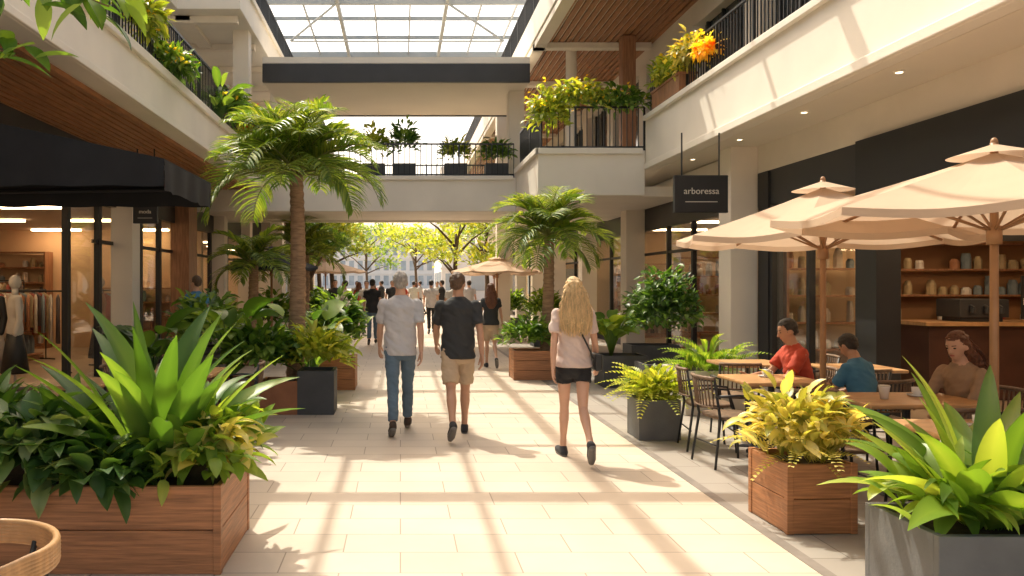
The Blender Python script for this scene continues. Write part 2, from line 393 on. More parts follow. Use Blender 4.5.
def mannequin(loc, rz, mt, mb):
    e = empty('shop_mannequin', loc, rz)
    g = G(); g.loft([(.82,.15,.1,0),(.95,.17,.12,0),(1.12,.13,.1,0),(1.3,.17,.12,0),(1.42,.18,.09,0),(1.47,.07,.06,0)],18)
    for sd in (-1,1): g.chain([(sd*.18,0,1.4),(sd*.24,-.02,1.12),(sd*.25,.04,.9)],[.06,.05,.045],10)
    g.make('blouse', mt, e, True, voxel=.02, smooth_it=2)
    g = G(); g.loft([(.3,.24,.2,0),(.6,.2,.16,0),(.9,.15,.11,0)],18); g.make('skirt', mb, e, True)
    g = G(); g.chain([(0,0,1.45),(0,0,1.55)],[.05,.045]).ell((0,0,1.66),.075,.09,.11).cyl((0,0,0),(0,0,.02),.2,.2,20).cyl((0,0,.02),(0,0,.9),.02,.02)
    g.make('form_and_stand', M_wplant, e, True)
mannequin((-5.78,12.0,0), 2.2, M_wplant, M_blackp); mannequin((-6.2,12.2,0), 2.6, M_blackp, M_sol[0]); mannequin((-5.45,14.5,0), 1.8, M_sol[2], M_blackp)

# ------------------------------------------------------------ right building
RB = empty('right_shopping_building')
g = G()
for y in (13.2, 19.3, 24, 28.5, 33, 37.5, 42): g.box(5.45,5.9, y, y+.5, 0, 3.9)
g.box(5.9,6.1,-6,46,3.45,3.92)
g.make('piers', M_cream, RB, bevel=.01)
G().box(5.8,6.0,2,10.2,2.75,3.45).box(5.8,6.1,9.75,10.15,0,2.74).box(5.86,6.1,12.75,13.1,0,3.44).make('black_panels', M_blackp, RB)
G().box(5.9,6.05,10.2,46,2.9,3.45).make('shopfront_header', M_char, RB)
g = G()
for y in (4.5,10.25,11.5,12.65,14.6,16.1,17.6,20.9,22.4,25.5,27,30,31.5,35,36.5,39,41): g.box(5.88,5.97, y, y+.09, 0, 2.9)
g.box(5.89,5.96,10.2,46,0,.15).box(5.89,5.96,13.1,46,2.3,2.36)
g.make('shopfront_frames', M_blackp, RB)
G().box(5.92,5.935,10.2,46,.15,2.9).make('shop_windows', M_glass, RB)
G().box(5.1,12,-6,15.98,3.95,4.3).box(4.9,12,15.98,46,3.95,4.3).make('first_floor_slab', M_soffit, RB)
G().box(4.9,5.1,-6,16.0,3.9,4.95).box(4.82,4.9,-6,15.92,4.87,4.97).box(4.84,4.9,-6,15.92,3.9,4.02).make('first_floor_fascia', M_white, RB, bevel=.012)
G().box(5.1,5.9,-6,13.2,3.90,3.947).box(5.1,5.45,13.2,16,3.9,3.947).make('soffit_lining', M_soffit, RB)
g = G(); lg = G()
for y in (4.5,6.5,8.5,10.5,12.5,14.5): g.cyl((5.3,y,3.885),(5.3,y,3.90),.06,.06,20); lg.cyl((5.3,y,3.88),(5.3,y,3.886),.035,.035,16)
g.make('downlight_rims', M_white, RB); lg.make('downlights', M_lamp2, RB)
G().box(2.75,4.895,16,16.2,3.4,4.3).box(2.75,2.95,16.2,22.6,3.4,4.3).box(2.95,5.85,16.2,22.6,3.4,3.6).box(2.7,4.83,15.93,16.0,4.22,4.34).box(2.68,2.75,15.93,18.9,4.22,4.34).make('bay_balcony', M_white, RB, bevel=.012)
G().box(4.3,4.5,22.6,46,3.9,4.7).box(4.5,4.9,22.6,46,3.93,4.2).make('rear_balcony_fascia', M_cream, RB)
g = G(); g.box(5.9,6.2,-6,46,4.3,4.7).box(5.9,6.2,-6,46,6.8,7.3).box(5.9,6.2,-6,46,7.95,8.4).box(5.9,6.2,-6,46,9.7,10.15)
for y in range(-5, 46, 3): g.box(5.84,6.15, y, y+.6, 4.7, 6.8); g.box(5.86,6.15, y, y+.6, 8.4, 9.7)
g.make('upper_walls', M_cream, RB)
G().box(6.1,6.12,-6,46,4.7,6.8).box(6.1,6.12,-6,46,8.4,9.7).make('upper_windows', M_wing, RB)
g = G()
for y in [v*.75 for v in range(-6, 60)]: g.box(6.04,6.09, y, y+.05, 4.7, 6.8)
g.make('upper_window_frames', M_blackp, RB)
G().box(4.9,12,-6,15,7.3,7.95).box(3.1,12,15,46,7.3,7.95).make('second_floor_slab', M_white, RB, bevel=.01)
g = G()
for i in range(17): g.box(3.4+i*.15,3.5+i*.15,15.25,46,7.25,7.297)
for i in range(6): g.box(4.95+i*.15,5.05+i*.15,-6,15,7.25,7.297)
g.make('timber_soffit_boards', M_wsof, RB)
g = G()
for y in (15.05,18.6,22.2,26,30): g.box(3.12,5.84,y,y+.25,7.12,7.245)
g.box(3.12,3.38,15.35,46,7.12,7.245); g.make('soffit_beams', M_cream, RB)
G().box(5.9,12,-6,46,10.15,10.4).make('roof_slab', M_cream, RB)
G().box(5.0,5.3,18.0,18.3,4.3,7.22).make('timber_columns', M_wcol, RB)
G().box(2.72,3.1,20,20.5,4.3,7.1).cyl((4.1,19.2,3.6),(4.1,19.2,7.22),.13,.13,20).box(2.9,3.3,24,24.4,0,7.1).make('cream_columns', M_cream, RB)
railing(RB, [(4.98,2),(4.98,15.9)], 4.95, 5.75)
railing(RB, [(4.9,16.08),(2.83,16.08),(2.83,18.9)], 4.3, 5.2)
railing(RB, [(3.2,15.1),(3.2,40)], 7.95, 8.8)
G().box(12,12.2,2,46,0,3.9).box(6.1,12,14,14.2,0,3.9).box(6.1,12,2,2.2,0,3.9).make('cafe_walls', M_cafe, RB)
G().box(6.1,12,25,25.2,0,3.9).box(6.1,8.0,13.9,13.99,0,3.2).make('shop_wall', M_int, RB)
G().box(6.1,12,2,46,3.2,3.25).make('interior_ceiling', M_intc, RB)
G().box(6.0,12,2,46,0,.004).make('interior_floor', M_intfl, RB)
shelf(RB, 8.2,11.8,13.55,13.95,2.3,5); shelf(RB,6.3,7.9,13.0,13.4,2.3,5); shelf(RB,6.3,7.6,18,18.4,2.2,5); shelf(RB,6.5,9,24,24.4,2.2,5)
G().box(7.4,10.8,11.2,11.9,.004,1.05).make('counter_front', M_counter, RB, bevel=.01)
G().box(7.3,10.9,11.1,12.0,1.05,1.1).make('counter_top', M_table, RB)
g = G().box(7.9,8.6,11.3,11.8,1.16,1.42).box(7.95,8.55,11.35,11.75,1.1,1.16).box(9.2,9.6,11.3,11.8,1.1,1.5)
for xx in (8.05,8.25,8.45): g.cyl((xx,11.22,1.3),(xx,11.3,1.33),.02,.02,8).cyl((xx,11.25,1.22),(xx,11.25,1.3),.035,.035,10)
g.make('coffee_machine', M_char, RB, bevel=.02)
G().box(8.6,9.15,11.06,11.09,1.15,1.75).box(6.6,11.6,12.4,12.44,2.3,2.8).make('menu_board', M_blackp, RB)
text('COFFEE\nKITCHEN', .13, (8.87,11.05,1.45), (pi/2,0,0), M_txt, RB)
text('espresso   flat white   latte   brunch   pastry\nfilter   cold brew   tea   juice   cakes', .13, (9.1,12.39,2.56), (pi/2,0,0), M_txt, RB)
g = G(); c = G()
for x in (7.0,8.0,9.0,10,11):
    for y in (8.6,11.2): g.ell((x,y,2.45),.08,.08,.09); c.cyl((x,y,2.5),(x,y,3.2),.008,.008,6)
g.make('pendant_lamps', M_lamp, RB, True); c.make('lamp_cords', M_rail, RB)
g = G()
for y in (5,7.5,10,12.6,16,20,23,28,32): g.box(6.6,8.8,y-.06,y+.06,3.15,3.19)
g.make('ceiling_lamps', M_lamp, RB)

def hsign(loc, w, h, txt, ztop, ts=.2):
    e = empty('hanging_shop_sign', loc)
    G().box(-w/2,w/2,-.04,.04,-h/2,h/2).make('board', M_blackp, e, bevel=.005)
    g = G()
    for x in (-w*.35,w*.35): g.cyl((x,0,h/2),(x,0,ztop-loc[2]),.012,.012,8)
    g.box(-w/2,w/2,-.046,-.041,h/2-.02,h/2-.012).box(-w/2,w/2,-.046,-.041,-h/2+.012,-h/2+.02)
    g.make('hangers', M_rail, e)
    text(txt, h*ts, (0,-.045,.04), (pi/2,0,0), M_txt, e)
    G().box(-w*.3,w*.3,-.046,-.041,-h*.22,-h*.2).make('underline', M_txt, e)
hsign((4.5,12,2.98), .80, .56, 'arboressa', 3.9, .24)
hsign((-4.2,13.2,2.78), .4, .3, 'moda', 3.86, .3)

# ------------------------------------------------------------ bridges
FB = empty('footbridge')
G().box(-5.2,2.745,19,19.2,3.35,4.15).box(-5.2,2.745,22.4,22.58,3.35,4.15).box(-5.2,2.745,19.2,22.4,3.4,3.7).box(-5.2,2.67,18.94,19,4.09,4.19).make('deck', M_white, FB, bevel=.01)
railing(FB, [(-3.3,19.06),(2.7,19.06)], 4.15, 4.98, .13)
railing(FB, [(-3.3,22.5),(2.7,22.5)], 4.15, 4.98, .13)
UB = empty('upper_footbridge')
G().box(-3.28,3.08,19,19.12,6.42,6.86).box(-3.28,3.08,22.9,23,6.42,6.86).make('dark_fascia', M_char, UB, bevel=.01)
G().box(-3.28,3.08,19.12,22.9,6.45,6.82).make('deck', M_soffit, UB)
G().box(-3.28,3.08,19.02,19.1,6.87,7.02).make('parapet', M_white, UB)

# ------------------------------------------------------------ roof
GR = empty('glass_roof')
g = G()
y = -6
while y < 31:
    big = abs((y+6) % 6) < .01
    t = .055 if big else .022
    g.box(-5.2,5.9,y-t,y+t,10.18 if not big else 10.0,10.3); y += 2
for x in (-4.1,-3.0,-.8,.3,2.5,3.6,4.7): g.box(x-.022,x+.022,-6,30,10.2,10.29)
for x in (-1.9,1.4): g.box(x-.05,x+.05,-6,30,10.02,10.2)
for x in [v*1.1-5.2 for v in range(0,11)]: g.box(x-.03,x+.03,29.95,30.05,8.3,10.2)
g.box(-5.2,5.9,29.93,30.07,8.2,8.32).box(-5.2,5.9,29.95,30.05,9.2,9.26)
for y in (24,30):
    g.cyl((-3.3,y,8.9),(-1.9,y,10.05),.035,.035,8); g.cyl((3.1,y,8.9),(1.4,y,10.05),.035,.035,8); g.cyl((-3.3,y,8.9),(3.1,y,8.9),.025,.025,8)
g.make('steel_frame', M_steel, GR)
G().box(-5.2,5.9,-6,30,10.305,10.315).make('glazing', M_rglass, GR)

# ------------------------------------------------------------ distance
def far_building(x0,x1,y0,y1,h,m,mw,floors,name='office_building'):
    e = empty(name)
    G().box(x0,x1,y0,y1,0,h).make('walls', m, e)
    g = G(); k = G(); fh = h/floors
    nx = int((x1-x0)/2.6)
    for f in range(floors):
        for i in range(nx):
            a = x0+.4+i*(x1-x0-.4)/nx; g.box(a,a+1.5,y0-.06,y0+.02,f*fh+.9,f*fh+fh-.7)
        k.box(x0-.1,x1+.1,y0-.18,y0-.001,f*fh+fh-.3,f*fh+fh-.12)
    ny = int((y1-y0)/2.4)
    for f in range(floors):
        for i in range(ny):
            a = y0+.6+i*2.4
            for xx in (x0,x1): g.box(xx-.05,xx+.05,a,a+1.5,f*fh+.9,f*fh+fh-.5)
    g.make('windows', mw, e); k.make('string_courses', M_white, e)
M_pale = mat('pale_render', (.84,.80,.74), .8, .04, 1)
far_building(4,17,78,94,13,M_pale,M_bluewin,4)
far_building(-32,-9,72,90,11,M_pale,M_bluewin,3)
far_building(9,22,47,60,9.5,mat('ochre_render',(.65,.43,.24),.8,.1,1),M_bluewin,3)
far_building(-60,60,240,260,18,M_pale,M_bluewin,4)

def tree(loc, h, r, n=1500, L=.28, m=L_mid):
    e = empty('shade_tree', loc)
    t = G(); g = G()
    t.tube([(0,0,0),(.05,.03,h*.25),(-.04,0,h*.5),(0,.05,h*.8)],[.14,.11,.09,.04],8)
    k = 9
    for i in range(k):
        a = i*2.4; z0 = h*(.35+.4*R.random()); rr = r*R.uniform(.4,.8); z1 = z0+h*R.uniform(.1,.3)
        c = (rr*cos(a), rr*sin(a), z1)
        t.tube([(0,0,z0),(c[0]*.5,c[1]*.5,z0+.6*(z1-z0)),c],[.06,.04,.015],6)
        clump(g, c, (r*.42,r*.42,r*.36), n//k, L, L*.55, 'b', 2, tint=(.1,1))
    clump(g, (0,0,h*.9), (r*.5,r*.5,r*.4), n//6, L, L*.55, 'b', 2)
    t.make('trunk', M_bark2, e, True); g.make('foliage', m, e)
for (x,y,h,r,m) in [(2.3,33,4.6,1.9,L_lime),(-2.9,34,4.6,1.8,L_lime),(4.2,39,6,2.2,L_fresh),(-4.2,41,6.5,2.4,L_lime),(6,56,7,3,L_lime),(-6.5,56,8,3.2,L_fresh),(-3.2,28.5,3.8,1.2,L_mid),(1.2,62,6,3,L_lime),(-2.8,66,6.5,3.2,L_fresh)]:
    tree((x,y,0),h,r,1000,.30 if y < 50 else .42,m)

# ------------------------------------------------------------ planters
def wood_box(e, x0,x1,y0,y1,h,m=None,n=3):
    m = m or M_wood; g = G(); t = .035
    ph = h/n
    for i in range(n):
        a, b = i*ph+.0025, (i+1)*ph-.0025
        g.box(x0+.02,x1-.02,y0,y0+t,a,b).box(x0+.02,x1-.02,y1-t,y1,a,b).box(x0,x0+t,y0+t+.001,y1-t-.001,a,b).box(x1-t,x1,y0+t+.001,y1-t-.001,a,b)
    g.make('boards', m, e, bevel=.004)
    g = G()
    for (x,y) in ((x0,y0),(x1,y0),(x0,y1),(x1,y1)):
        sx = 1 if x == x0 else -1; sy = 1 if y == y0 else -1
        g.box(min(x-sx*.006,x+sx*.04),max(x-sx*.006,x+sx*.04),min(y-sy*.006,y+sy*.04),max(y-sy*.006,y+sy*.04),0,h+.004)
    g.make('corner_posts', m, e, bevel=.004)
    G().box(x0+t,x1-t,y0+t,y1-t,.02,h-.05).make('soil', M_soil, e)
def plain_box(e, x0,x1,y0,y1,h,m):
    t = .04
    g = G(); g.box(x0,x1,y0,y0+t,0,h).box(x0,x1,y1-t,y1,0,h).box(x0,x0+t,y0+t,y1-t,0,h).box(x1-t,x1,y0+t,y1-t,0,h)
    g.make('pot', m, e, bevel=.004)
    G().box(x0+t,x1-t,y0+t,y1-t,.01,h-.04).make('soil', M_soil, e)
def planter(name, loc, kind, x, y, h, m=None, rz=0, n=3):
    e = empty(name, loc, rz)
    if kind == 'w': wood_box(e, -x/2,x/2,-y/2,y/2,h,m,n)
    else: plain_box(e, -x/2, x/2, -y/2, y/2, h, m)
    return e
def plant(name, loc, build, m):
    e = empty(name, loc)
    g = G(); build(g); g.make('foliage', m, e, True)
    return e
planter('wooden_planter', (-1.97,4.95,0), 'w', 1.9, .85, .5, n=2)
def b(g):
    for i in range(42):
        az = i*2.399+R.uniform(-.3,.3); f = i/41
        el = 1.50-.88*f+R.uniform(-.08,.08); LL = R.uniform(.95,1.25)*(1-.15*f)
        r = .14*R.random()
        leaf(g,(r*cos(az),r*sin(az),0),az,el,LL,R.uniform(.14,.19),R.uniform(.3,1.0),11,.3,'b',R.uniform(.05,.85),R.uniform(-.5,.5))
plant('broadleaf_dracaena', (-1.53,5.0,.42), b, L_mid)
plant('broadleaf_dracaena', (-2.15,5.15,.45), lambda g: [leaf(g,(0,0,0),i*2.4,1.3-.035*i,R.uniform(.6,.9),.14,.9,8,.3,'b',None,R.uniform(-.4,.4)) for i in range(20)], L_mid)
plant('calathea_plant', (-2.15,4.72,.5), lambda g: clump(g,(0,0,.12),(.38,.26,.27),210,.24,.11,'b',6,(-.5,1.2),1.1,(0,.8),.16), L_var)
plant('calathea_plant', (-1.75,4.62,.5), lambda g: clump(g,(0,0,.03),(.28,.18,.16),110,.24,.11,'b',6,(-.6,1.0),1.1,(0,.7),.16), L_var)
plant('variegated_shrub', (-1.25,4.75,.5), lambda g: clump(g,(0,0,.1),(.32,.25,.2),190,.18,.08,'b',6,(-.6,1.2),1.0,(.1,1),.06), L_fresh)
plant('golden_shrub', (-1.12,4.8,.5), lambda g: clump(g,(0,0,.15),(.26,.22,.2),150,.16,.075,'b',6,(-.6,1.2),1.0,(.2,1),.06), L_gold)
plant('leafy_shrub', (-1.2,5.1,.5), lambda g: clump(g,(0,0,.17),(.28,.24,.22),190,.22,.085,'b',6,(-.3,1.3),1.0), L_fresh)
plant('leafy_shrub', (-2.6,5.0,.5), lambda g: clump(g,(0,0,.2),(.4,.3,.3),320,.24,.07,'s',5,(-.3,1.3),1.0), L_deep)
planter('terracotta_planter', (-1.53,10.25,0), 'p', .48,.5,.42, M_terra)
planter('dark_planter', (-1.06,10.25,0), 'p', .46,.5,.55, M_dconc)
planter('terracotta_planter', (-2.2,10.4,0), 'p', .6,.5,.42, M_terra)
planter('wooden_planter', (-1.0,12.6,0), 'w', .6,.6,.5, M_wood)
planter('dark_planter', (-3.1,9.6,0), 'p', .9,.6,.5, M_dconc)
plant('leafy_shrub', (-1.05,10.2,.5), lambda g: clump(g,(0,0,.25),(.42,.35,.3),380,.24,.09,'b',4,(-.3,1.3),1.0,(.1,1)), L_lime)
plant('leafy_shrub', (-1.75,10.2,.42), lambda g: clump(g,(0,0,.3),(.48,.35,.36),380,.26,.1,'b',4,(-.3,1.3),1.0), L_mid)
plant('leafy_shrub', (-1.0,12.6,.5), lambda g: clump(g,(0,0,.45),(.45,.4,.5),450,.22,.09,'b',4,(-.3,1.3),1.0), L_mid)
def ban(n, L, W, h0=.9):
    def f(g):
        for i in range(n):
            az = i*2.399; el = 1.35-.7*i/n; hh = R.uniform(.3,h0)
            top = (cos(az)*hh*.35, sin(az)*hh*.35, hh)
            o = len(g.v); g.tube([(0,0,0),(top[0]*.5,top[1]*.5,hh*.6),top],[.014,.011,.007],5); g.t += [.3]*(len(g.v)-o)
            leaf(g, top, az, el-.3, L*R.uniform(.8,1.15), W*R.uniform(.8,1.2), 1.3, 7, .2, 'b', None, R.uniform(-.5,.5))
    return f
plant('philodendron', (-2.2,10.4,.4), ban(26,.5,.24,.8), L_mid)
plant('philodendron', (-3.0,9.6,.45), ban(24,.5,.22,.6), L_deep)
plant('philodendron', (-1.35,11.6,.0), ban(26,.5,.25,1.2), L_mid)
def palm(loc, h, L, nf, rtr=.1, el0=1.5, drp=1.5):
    e = empty('palm_tree', loc)
    t = G(); pts = []; rs = []
    n = int(h/.1)
    for i in range(n*2+1):
        z = i*.05*h/(n*.1)
        pts.append((.06*sin(z*.8), .04*sin(z), z)); rs.append(rtr*(1.25-.35*z/h)*(1.07 if i % 2 else .95))
    t.tube(pts, rs, 14); t.make('trunk', M_bark, e, True)
    g = G(); s = G(); top = Vector(pts[-1])
    for i in range(nf):
        az = i*2.399; f = i/nf; el = el0-1.55*f+R.uniform(-.12,.12); LL = L*R.uniform(.82,1.12)*(.92+.1*f); dr = drp+R.uniform(-.35,.4)
        p = top.copy(); path = [p.copy()]; K = 28
        for k in range(K):
            tt = k/K; e2 = el-dr*tt**1.6; d = Vector((cos(e2)*cos(az), cos(e2)*sin(az), sin(e2))); p = p+d*(LL/K); path.append(p.copy())
            if k > 3:
                sd = Vector((-sin(az), cos(az), 0)); up = d.cross(sd)
                if up.z < 0: up = -up
                ll = LL*.42*sin(pi*min(1,(tt*.8+.18)))**.6
                for sg in (-1,1):
                    dd = (sd*sg+d*.9+up*.35+Vector((0,0,R.uniform(-.2,.15)))).normalized()
                    a2 = math.atan2(dd.y,dd.x); e3 = math.asin(max(-1,min(1,dd.z)))
                    leaf(g,p,a2,e3,ll*R.uniform(.85,1.1),.042,.9*R.uniform(.6,1.4),4,.3,'s',R.uniform(.1,1)*(1-.3*f),sg*.3)
        s.tube(path[::3]+[path[-1]], [.016-.0012*j for j in range(len(path[::3])+1)], 5)
    s.make('frond_stalks', M_stalk, e, True); g.make('fronds', L_palm, e)
palm((-1.42,10.6,0.0), 3.08, 1.3, 40, .10, 1.6, 1.4)
palm((2.55,14.0,.35), 2.1, 1.2, 30, .09, 1.5, 1.4)
palm((-2.6,21.5,0), 2.4, 1.3, 22, .1)
palm((-3.0,16.0,0), 2.0, 1.1, 20, .1)
planter('wooden_planter', (2.3,13.85,0), 'w', .75,.6,.5)
plant('leafy_shrub', (2.2,13.8,.5), lambda g: clump(g,(0,0,.22),(.45,.35,.3),420,.2,.07,'b',3,(-.3,1.3),1.0), L_mid)
planter('grey_planter', (2.72,8.6,0), 'p', .44,.44,.42, M_conc)
def feather(n, L, cr=.15, W=.028):
    def f(g):
        for i in range(n):
            az = i*2.399; el = 1.4-1.0*i/n+R.uniform(-.15,.15); p = Vector((cr*R.random()*cos(az), cr*R.random()*sin(az), 0)); LL = L*R.uniform(.7,1.1)
            for k in range(13):
                tt = k/13; e2 = el-1.3*tt**1.3; d = Vector((cos(e2)*cos(az),cos(e2)*sin(az),sin(e2))); p = p+d*LL/13
                for sg in (-1,1):
                    leaf(g,p,az+sg*.95,e2+.3,LL*.28*(1.1-tt),W,.5,2,.2,'b',R.uniform(0,1)*.6+.4*tt)
    return f
plant('golden_fern', (2.72,8.6,.38), lambda g: (feather(64,.54,.18,.036)(g), clump(g,(0,0,.16),(.26,.26,.2),160,.14,.05,'b',4)), L_lime)
planter('wooden_planter', (2.76,5.52,0), 'w', .46,.54,.46, rz=.03, n=2)
plant('croton_shrub', (2.76,5.5,.42), lambda g: (feather(26,.46,.2)(g), clump(g,(0,0,.24),(.36,.3,.27),400,.16,.062,'b',5,(-.4,1.4),1.0,(.1,1),.08)), L_gold)
planter('grey_planter', (3.0,4.05,0), 'p', .95,.6,.46, M_conc)
def b2(g):
    for i in range(34):
        az = i*2.399; el = 1.5-1.0*i/34+R.uniform(-.08,.08)
        leaf(g,(.1*cos(az),.08*sin(az),0),az,el,R.uniform(.66,.92)*(1-.1*i/34),R.uniform(.11,.16),R.uniform(.35,1.0),11,.35,'b',R.uniform(.1,.95),R.uniform(-.5,.5))
plant('broadleaf_dracaena', (2.96,4.05,.42), b2, L_fresh)
plant('leafy_shrub', (2.76,4.0,.42), lambda g: clump(g,(0,0,.12),(.28,.26,.18),90,.27,.085,'b',7,(-.2,1.2),1.0,(.2,1),.14), L_fresh)
plant('leafy_shrub', (3.3,4.0,.42), lambda g: clump(g,(0,0,.1),(.3,.26,.2),110,.26,.08,'b',6,(-.2,1.2),1.0,(0,.9)), L_mid)
planter('stone_planter', (3.95,10.4,0), 'p', .8,.9,.55, M_wplant)
plant('arching_fern', (3.95,10.3,.5), feather(50,.62,.3,.034), L_fresh)
planter('dark_planter', (3.8,11.5,0), 'p', .7,.6,.5, M_dconc)
plant('ficus_bush', (3.85,11.6,.5), lambda g: (clump(g,(0,0,.75),(.48,.42,.62),1200,.15,.065,'b',3,(-.6,1.3),.9)), L_deep)
planter('dark_planter', (3.55,12.9,0), 'p', .7,.6,.5, M_dconc)
plant('philodendron', (3.4,12.9,.45), ban(34,.45,.22,.6), L_fresh)
planter('dark_planter', (4.7,15.0,0), 'p', .9,.6,.5, M_dconc)
plant('ficus_bush', (4.7,15,.5), lambda g: clump(g,(0,0,.5),(.5,.4,.5),600,.18,.08,'b',3), L_mid)
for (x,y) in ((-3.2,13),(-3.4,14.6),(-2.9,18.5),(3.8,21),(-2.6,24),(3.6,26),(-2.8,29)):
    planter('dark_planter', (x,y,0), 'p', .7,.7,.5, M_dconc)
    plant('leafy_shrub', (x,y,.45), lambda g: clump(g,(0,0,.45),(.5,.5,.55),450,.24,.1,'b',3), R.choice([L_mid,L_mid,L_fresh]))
def balc(x,y,z,r,m,fl=None,n=350,name='balcony_plant',nf=60):
    e = plant(name,(x,y,z),lambda g: clump(g,(0,0,r[2]*.4),r,n,.2,.08,'b',3,(-.8,1.2),1.1),m)
    if fl:
        g = G(); clump(g,(0,0,r[2]*.5),(r[0]*1.1,r[1]*1.1,r[2]*1.1),nf,.1,.08,'b',2); g.make('flowers', fl, e)
balc(-3.32,10.4,4.95,(.2,.5,.3),L_lime,L_yel); balc(-3.28,11.6,4.7,(.22,.6,.25),L_mid,L_yel)
balc(-3.2,15.2,4.75,(.3,.6,.45),L_mid,L_yel,nf=30); balc(-3.2,17,4.6,(.4,.8,.55),L_lime,L_red,nf=60)
plant('philodendron',(-3.3,14.6,4.5),ban(26,.5,.14,.7),L_mid)
balc(2.95,16.0,4.75,(.38,.35,.6),L_lime,L_yel,450,nf=50); balc(3.6,15.95,5.15,(.55,.3,.4),L_lime,L_yel,400,nf=80); balc(4.4,16.0,5.1,(.6,.3,.35),L_mid,L_yel,400,nf=25)
balc(4.95,14.6,5.3,(.3,.6,.35),L_lime,L_yel,400,nf=90); balc(4.9,13.5,5.35,(.25,.5,.35),L_gold,L_yel,300,nf=110); balc(4.9,12.8,5.3,(.15,.22,.15),L_yel,L_red,120,'flowering_plant',24)
e = empty('timber_balcony_box'); G().box(4.84,5.14,13.9,15.4,4.99,5.28).box(4.82,5.16,13.88,15.42,5.281,5.32).make('boards', M_wcol, e)
for x,h,m in ((.1,.9,L_mid),(1.35,.55,L_lime),(2.35,.5,L_mid),(-.65,.8,L_lime)):
    planter('dark_planter', (x,19.6,3.7), 'p', .55,.45,.85, M_dconc)
    plant('bridge_plant', (x,19.6,4.5), lambda g: clump(g,(0,0,h*.6),(.38,.3,h*.6),260,.24,.08,'b',3), m)

e = empty('overhanging_tree', (-2.9,2.0,0))
t = G(); t.tube([(0,0,0),(.05,.05,1.2),(0,.1,2.4),(.15,.2,3.6)],[.11,.09,.075,.04],10)
g = G()
for (a,bq,hang) in (((0,.1,2.5),(1.75,.8,2.68),.05),((0,.1,2.6),(1.9,.75,2.66),.06),((.05,.1,2.4),(1.6,.7,2.47),.05),((0,.1,2.5),(1.85,1.0,2.78),0),((.05,.1,2.6),(-.8,.9,3.2),0),((.05,.1,2.8),(1.2,1.6,3.2),0)):
    A = Vector(a); Bv = Vector(bq); pts = [A.lerp(Bv,i/10)+Vector((0,0,.14*sin(pi*i/10)-hang*(i/10)**3)) for i in range(11)]
    t.tube(pts,[.022-.0019*i for i in range(11)],6)
    for i,p in enumerate(pts[4:]):
        for k in range(8):
            leaf(g,p+Vector((R.uniform(-.08,.08),R.uniform(-.08,.08),R.uniform(-.06,.06))),R.uniform(0,6.28),R.uniform(-1.0,.6),R.uniform(.10,.17),R.uniform(.05,.075),.6,6,.25,'b')
t.make('trunk', M_bark2, e, True); g.make('foliage', L_mid, e, True)

# ------------------------------------------------------------ awning
e = empty('black_awning')
g = G()
X0,X1,Y0,Y1 = -5.0,-1.92,6.5,8.1
g.add([(X0,Y0,3.32),(X1,Y0,2.66),(X1,Y1,2.66),(X0,Y1,3.32),(X0,Y0,3.28),(X1,Y0,2.62),(X1,Y1,2.62),(X0,Y1,3.28)],[(0,1,2,3),(7,6,5,4),(0,4,5,1),(1,5,6,2),(2,6,7,3),(3,7,4,0)])
g.make('canopy', M_awn, e)
g = G(); n = 60
def val(a,bq,zt0,zt1,zb):
    vs=[]
    for i in range(n+1):
        t=i/n; x=a[0]+(bq[0]-a[0])*t; y=a[1]+(bq[1]-a[1])*t; wv=.015*sin(t*23)
        vs += [(x,y,zt0+(zt1-zt0)*t),(x+wv*(a[0]==bq[0]),y+wv*(a[0]!=bq[0]),zb+.006*sin(t*31))]
    g.add(vs,[(2*i,2*i+1,2*i+3,2*i+2) for i in range(n)])
val((X1+.004,Y0),(X1+.004,Y1),2.64,2.64,2.40); val((X0,Y0-.004),(X1,Y0-.004),3.3,2.64,2.44); val((X0,Y1+.004),(X1,Y1+.004),3.3,2.64,2.42)
g.make('valance', M_awn, e, True)
g = G()
for y in (Y0+.05,Y1-.05): g.tube([(X0,y,2.55),(X1-.03,y,2.59)],.02); g.tube([(X0,y,3.25),(X1-.03,y,2.6)],.015)
g.tube([(X1-.03,Y0,2.6),(X1-.03,Y1,2.6)],.02)
g.make('frame', M_rail, e)

